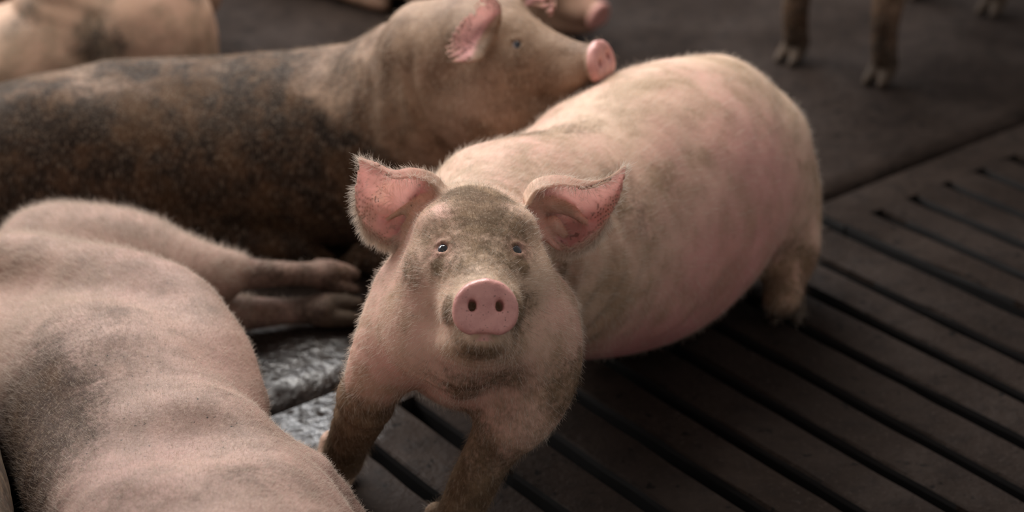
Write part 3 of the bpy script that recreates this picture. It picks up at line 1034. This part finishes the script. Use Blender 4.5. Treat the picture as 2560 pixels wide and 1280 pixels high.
# ------------------------------------------------------------------ the pig on its side in the foreground
ops = [(Sweep([(-.90, 2.56, .11, .07, .07), (-.84, 2.48, .12, .15, .10), (-.70, 2.34, .145, .19, .130), (-.59, 2.17, .165, .18, .162), (-.495, 1.96, .172, .175, .168),
               (-.375, 1.74, .175, .195, .17), (-.305, 1.56, .165, .16, .15), (-.26, 1.44, .15, .12, .12)], n=36), 'add', .03),
       (Sweep([(at(140, 665, z=.145), .12, .108), (at(310, 670, z=.152), .10, .098), (at(450, 685, z=.15), .070, .072), (at(540, 690, z=.14), .046, .05)], n=14), 'add', .10),
       (Sweep([(at(500, 690, z=.145), .045), (at(575, 672, z=.145), .036), (at(615, 682, z=.13), .029), (at(700, 684, z=.11), .025), (at(775, 686, z=.09), .024), (at(815, 690, z=.075), .026)], n=16), 'add', .02),
       (Sweep([(at(440, 730, z=.08), .06), (at(530, 778, z=.055), .042), (at(600, 783, z=.045), .033), (at(700, 778, z=.036), .027), (at(775, 776, z=.032), .026), (at(810, 776, z=.032), .027)], n=14), 'add', .02),
       (Sweep([(at(40, 655, z=.235), .05), (at(250, 690, z=.268), .055), (at(440, 760, z=.268), .05), (at(550, 880, z=.255), .04), (at(610, 1000, z=.215), .035)], n=14), 'add', .06),
       (Sweep([(at(330, 1065, z=.295), .045), (at(470, 1065, z=.29), .042), (at(560, 1090, z=.27), .035)], n=8), 'add', .06),
       (Ellipsoid((-.405, 1.80, .15), (.11, .12, .135)), 'add', .03),
       (Sweep([(at(720, 1270, z=.15), .085), (at(840, 1360, z=.10), .06), (at(960, 1420, z=.06), .04), (at(1010, 1520, z=.04), .03)], n=10), 'add', .05)]
ops.append((Ellipsoid(at(110, 900, z=.43), (.20, .17, .115)), 'cut', .10))
ops.append((Ellipsoid(at(480, 960, z=.41), (.10, .07, .085)), 'cut', .08))
front_trunk = ops[0][0]
HC = lookat((-.14, 1.03, .10), (.30, -.95, -.02), up=(-.9, -.3, .35))
ops += head_ops(HC)
hc_ = lambda x, y, z: (HC @ np.array([x, y, z, 1]))[:3]
ops.append((Sweep([(hc_(0, -.22, .02), .10, .11), (hc_(0, -.30, .02), .12, .13), ((-.27, 1.5, .16), .14, .14)], n=8), 'add', .05))
earC = ear_sheet([[hc_(-x, y, z) for x, y, z in c] for c in (
    [(.06, -.26, .14), (.08, -.22, .19), (.10, -.17, .21), (.11, -.12, .19)],
    [(.075, -.245, .125), (.11, -.21, .165), (.125, -.16, .18), (.125, -.11, .165)],
    [(.09, -.23, .105), (.12, -.19, .13), (.135, -.15, .14), (.13, -.11, .15)])], (0, 0, 1))
ops.append((earC, 'add', .012))


def side_foot(p, d, spread, r):
    p = np.array(p, float); d = np.array(d, float); d /= np.linalg.norm(d)
    s = np.array(spread, float); s /= np.linalg.norm(s)
    up = np.cross(s, d)
    o = []
    for k in (-1, 1):
        a = p + s * k * r * .5
        o.append((Sweep([(a - d * r * .8, r * .55), (a, r * .58), (a + d * r * 1.1, r * .45), (a + d * r * 1.9, r * .2)], n=8), 'add', .006))
    return o


ops += side_foot(at(822, 692, z=.072), (1, -.05, -.2), (0, .5, .9), .027)
ops += side_foot(at(822, 776, z=.032), (1, -.02, -.02), (0, .7, .7), .029)
mud_and_shade = [(at(680, 690, z=.12), .10, .45), (at(780, 690, z=.09), .14, .55), (at(840, 775, z=.03), .14, .7), (at(680, 778, z=.04), .18, .45), (at(430, 640, z=.27), (.05, .05, .05), .75), (at(120, 880, z=.33), (.22, .20, .12), .36),
       (at(250, 780, z=.34), (.08, .08, .06), .36), (at(560, 960, z=.33), (.10, .05, .06), .36), (at(60, 1120, z=.25), (.17, .26, .16), .95), (at(40, 930, z=.30), (.14, .16, .12), .6), (at(640, 1180, z=.33), (.12, .06, .06), .36), (at(330, 1230, z=.33), (.2, .08, .08), .3)]  # lower-left spots: dirt plus the painted shade of that side
pink = [(at(380, 680, z=.3), .15, .35), (at(250, 1100, z=.36), .16, .4), (at(830, 1260, z=.2), .09, .6)]
pigc, Vc, Nc, Fc_, ac_ = make_pig('pig', 'bristly pink pig asleep on its side in the foreground, hind legs stretched out', ops, .005, SKIN_FRONT, (-.55, 2.1, 0), HC, (earC,), mud_and_shade, pink,
                             wrinkle=lambda V, N: lumps(V, .32, 21) * .004,
                             hooves=[(at(860, 692, z=.05), .05), (at(860, 776, z=.03), .05)], specks=[(at(300, 950, z=.34), .5, .7)])
wc = np.where(Vc[:, 1] < 1.45, .05, 1.0) * (.25 + sstep(-.1, .5, Nc[:, 2])) * np.where((Vc[:, 0] > -.47) & (Vc[:, 1] > 2.45), .12, 1)
grow_hair(pigc, np.array((-.55, 2.1, 0)), Vc, Nc, Fc_, 150000, lambda P, n: np.tile(np.array([-.30, .75, -.25]), (len(P), 1)) + (P - np.array([-.6, 2.1, .2])) * np.array([1.6, 0, 0]), lambda P: .011 + .013 * sstep(.02, .22, (-.56 - P[:, 0]) + .39 * (P[:, 1] - 2.1)), .0001, wc, lift=.22, seed=11, curl=.28, mud_and_shade=ac_['mud_and_shade'] * .7, mat=HAIR_FRONT)


# ------------------------------------------------------------------ the herd around them
def lying_ops(M4, hind=1.0):
    L = lambda p: Local(p, M4)
    M4 = np.array(M4)
    o = [(L(Sweep([(-.53, 0, .16, .09, .11), (-.43, 0, .19, .165, .18), (-.2, 0, .20, .20, .20), (.05, 0, .20, .195, .20), (.22, 0, .21, .17, .19), (.33, 0, .21, .13, .15)], n=22)), 'add', .04)]
    for s in (-1, 1):
        o.append((L(Ellipsoid((-.34, s * .13, .15), (.18, .09, .145))), 'add', .03))
        o.append((L(Sweep([(-.30, s * .19 * hind, .09, .07), (-.16, s * .225 * hind, .055, .045), (-.05, s * .235 * hind, .035, .03), (.03, s * .23 * hind, .025, .026), (.07, s * .23 * hind, .02, .016)], n=10)), 'add', .03))
        o.append((L(Sweep([(.20, s * .12, .14, .07), (.27, s * .17, .06, .045), (.38, s * .165, .035, .03), (.45, s * .16, .025, .026), (.49, s * .16, .02, .016)], n=10)), 'add', .03))
    hm = M4 @ lookat((.70, 0, .085), (1, 0, -.22))
    o += head_ops(hm)
    hp = lambda x, y, z: (hm @ np.array([x, y, z, 1]))[:3]
    sc = np.linalg.norm(M4[:3, 0])
    o.append((Sweep([(hp(0, -.22, .02), .10 * sc, .11 * sc), (hp(0, -.31, .0), .12 * sc, .125 * sc), ((M4 @ np.array([.27, 0, .22, 1]))[:3], .15 * sc, .17 * sc)], n=8), 'add', .05))
    ears = generic_ears(hp)
    o += [(e, 'add', .012) for e in ears]
    return o, hm, ears


def generic_ears(hp):
    out = []
    for s in (-1, 1):
        out.append(ear_sheet([[hp(s * x, y, z) for x, y, z in c] for c in (
            [(.055, -.27, .14), (.075, -.24, .19), (.10, -.20, .22), (.13, -.15, .22)],
            [(.075, -.255, .125), (.11, -.235, .165), (.13, -.19, .19), (.135, -.145, .205)],
            [(.09, -.235, .10), (.125, -.20, .13), (.145, -.165, .16), (.14, -.14, .19)])], hp(0, .5, .1), nu=14, nv=9))
    return out


def standing_ops(M4):
    L = lambda p: Local(p, M4)
    M4 = np.array(M4)
    o = [(L(Sweep([(-.50, 0, .55, .09, .11), (-.42, 0, .56, .15, .17), (-.2, 0, .55, .18, .20), (.05, 0, .55, .18, .20), (.22, 0, .57, .16, .19), (.34, 0, .60, .12, .15)], n=22)), 'add', .04)]
    legs = {'f': [(.20, .10, .50, .085, .10), (.20, .115, .36, .062, .065), (.205, .125, .24, .040, .044), (.21, .125, .14, .033, .034), (.20, .125, .07, .032, .034)],
            'h': [(-.40, .10, .52, .09, .14), (-.38, .12, .38, .065, .085), (-.48, .12, .25, .036, .045), (-.47, .12, .14, .028, .032), (-.46, .12, .07, .029, .032)]}
    feet = []
    for s in (-1, 1):
        for k, rows in legs.items():
            o.append((L(Sweep([(x, y * s, z, w, h) for x, y, z, w, h in rows], n=16, up=(1, 0, 0))), 'add', .04))
            x, y = rows[-1][0], rows[-1][1] * s
            p = (M4 @ np.array([x + .005, y, 0, 1]))[:3]
            o += foot_ops(p, M4[:3, 0], .034)
            feet.append((p + M4[:3, 0] * .03, .085))
    hm = M4 @ lookat((.72, 0, .62), (1, 0, -.25))
    o += head_ops(hm)
    hp = lambda x, y, z: (hm @ np.array([x, y, z, 1]))[:3]
    o.append((Sweep([(hp(0, -.22, .02), .10, .11), (hp(0, -.31, .0), .12, .13), ((M4 @ np.array([.26, 0, .60, 1]))[:3], .14, .17)], n=8), 'add', .05))
    ears = generic_ears(hp)
    o += [(e, 'add', .012) for e in ears]
    return o, hm, ears, feet


def place(x, y, ang, s=1.0):
    a = math.radians(ang)
    M = np.eye(4)
    M[:3, 0] = np.array([math.cos(a), math.sin(a), 0]) * s
    M[:3, 1] = np.array([-math.sin(a), math.cos(a), 0]) * s
    M[2, 2] = s
    M[:3, 3] = (x, y, 0)
    return M


def herd(x, y, ang, s, label, mat, h, mud_and_shade=(), pink=(), hair=0, seed=1, hind=1.0, press=None):
    M = place(x, y, ang, s)
    o, hm, ears = lying_ops(M, hind)
    if press is not None: o.append((press, 'cut', .008))
    w = lambda p: (M @ np.array([*p, 1]))[:3]
    p, V, N, F, a = make_pig('pig', label, o, h, mat, (x, y, 0), hm, ears, [(w(c), r, k) for c, r, k in mud_and_shade], [(w(c), r, k) for c, r, k in pink])
    if hair:
        fl = -M[:3, 0] / s
        grow_hair(p, np.array((x, y, 0)), V, N, F, hair, lambda P, n: np.tile(fl + np.array([0, 0, -.3]), (len(P), 1)), .016, .00016, np.ones(len(V)), seed=seed)
    return p


# behind, upper left: shoulder raised, head turned away
MD = lookat((-.82, 4.34, .20), (.2, .95, -.1))
hd = lambda x, y, z: (MD @ np.array([x, y, z, 1]))[:3]
ops = [(Sweep([(-1.85, 3.66, .10, .08, .08), (-1.73, 3.66, .11, .14, .10), (-1.48, 3.67, .115, .18, .115), (-1.23, 3.68, .132, .20, .132), (-1.03, 3.70, .165, .19, .165), (-0.91, 3.76, .27, .15, .22), (-0.87, 3.84, .28, .13, .19)], n=28), 'add', .04),
       (Sweep([(hd(0, -.22, .02), .10, .11), (hd(0, -.31, .0), .12, .13), ((-.89, 3.82, .28), .14, .18)], n=8), 'add', .05),
       (Ellipsoid((-1.5, 3.60, .12), (.18, .12, .12)), 'add', .03),
       (Ellipsoid((-.825, 3.67, .20), (.155, .17, .20)), 'add', .05),
       (Sweep([((-.93, 3.64, .22), .085), ((-.90, 3.62, .10), .05), ((-.87, 3.64, .03), .03), ((-.84, 3.65, .02), .02)], n=9), 'add', .04)]
ops += head_ops(MD)
earsD = generic_ears(hd)
ops += [(e, 'add', .012) for e in earsD]
pigd, Vd, Nd, Fd, _ = make_pig('pig', 'tan dirty pig lying behind the muddy one, nearest the upper left', ops, .0075, SKIN_TAN, (-1.15, 3.7, 0), MD, earsD,
                             [((-1.1, 3.55, .33), .12, .5), ((-.9, 3.55, .25), .10, .7), ((-.72, 3.66, .36), .09, .6)], [])
herd(-1.62, 4.32, 170, 1.0, 'brown shaded pig lying farthest back in the upper left corner', SKIN_MUD_AND_SHADE, .010, [((0, 0, .2), .5, .8)])  # dark skin and spot stand in for the shade it lies in
herd(-.32, 4.63, -38, 1.0, 'pig lying at the back with only its pink snout and jaw in view', SKIN_TAN, .007, [((.2, -.1, .1), .25, .5)], [((.68, 0, .08), .1, .8)], hind=.6)
herd(-.905, 1.93, -64, 1.0, 'shaded reddish pig at the lower left edge, beside the sleeping pig', SKIN_TAN, .008, [((.05, .05, .2), .5, .95)], [((0, 0, .2), .5, .7)], hind=.7, press=front_trunk)  # big dark spot stands in for the shadow over this pig
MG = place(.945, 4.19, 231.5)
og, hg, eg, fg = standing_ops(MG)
make_pig('pig', 'pig standing in the dark at the back right, only its darkened legs in view', og, .0075, SKIN_MUD_AND_SHADE, (.95, 4.16, 0), hg, eg,
         [((MG @ np.array([x, y, .12, 1]))[:3], .20, .7) for x in (.2, -.4) for y in (-.1, .1)], [((MG @ np.array([.2, y, .3, 1]))[:3], .1, .6) for y in (-.1, .1)], fg)  # dark skin and leg spots put the gloom there into the colour
print('script', round(time.time() - T0, 1), 's')
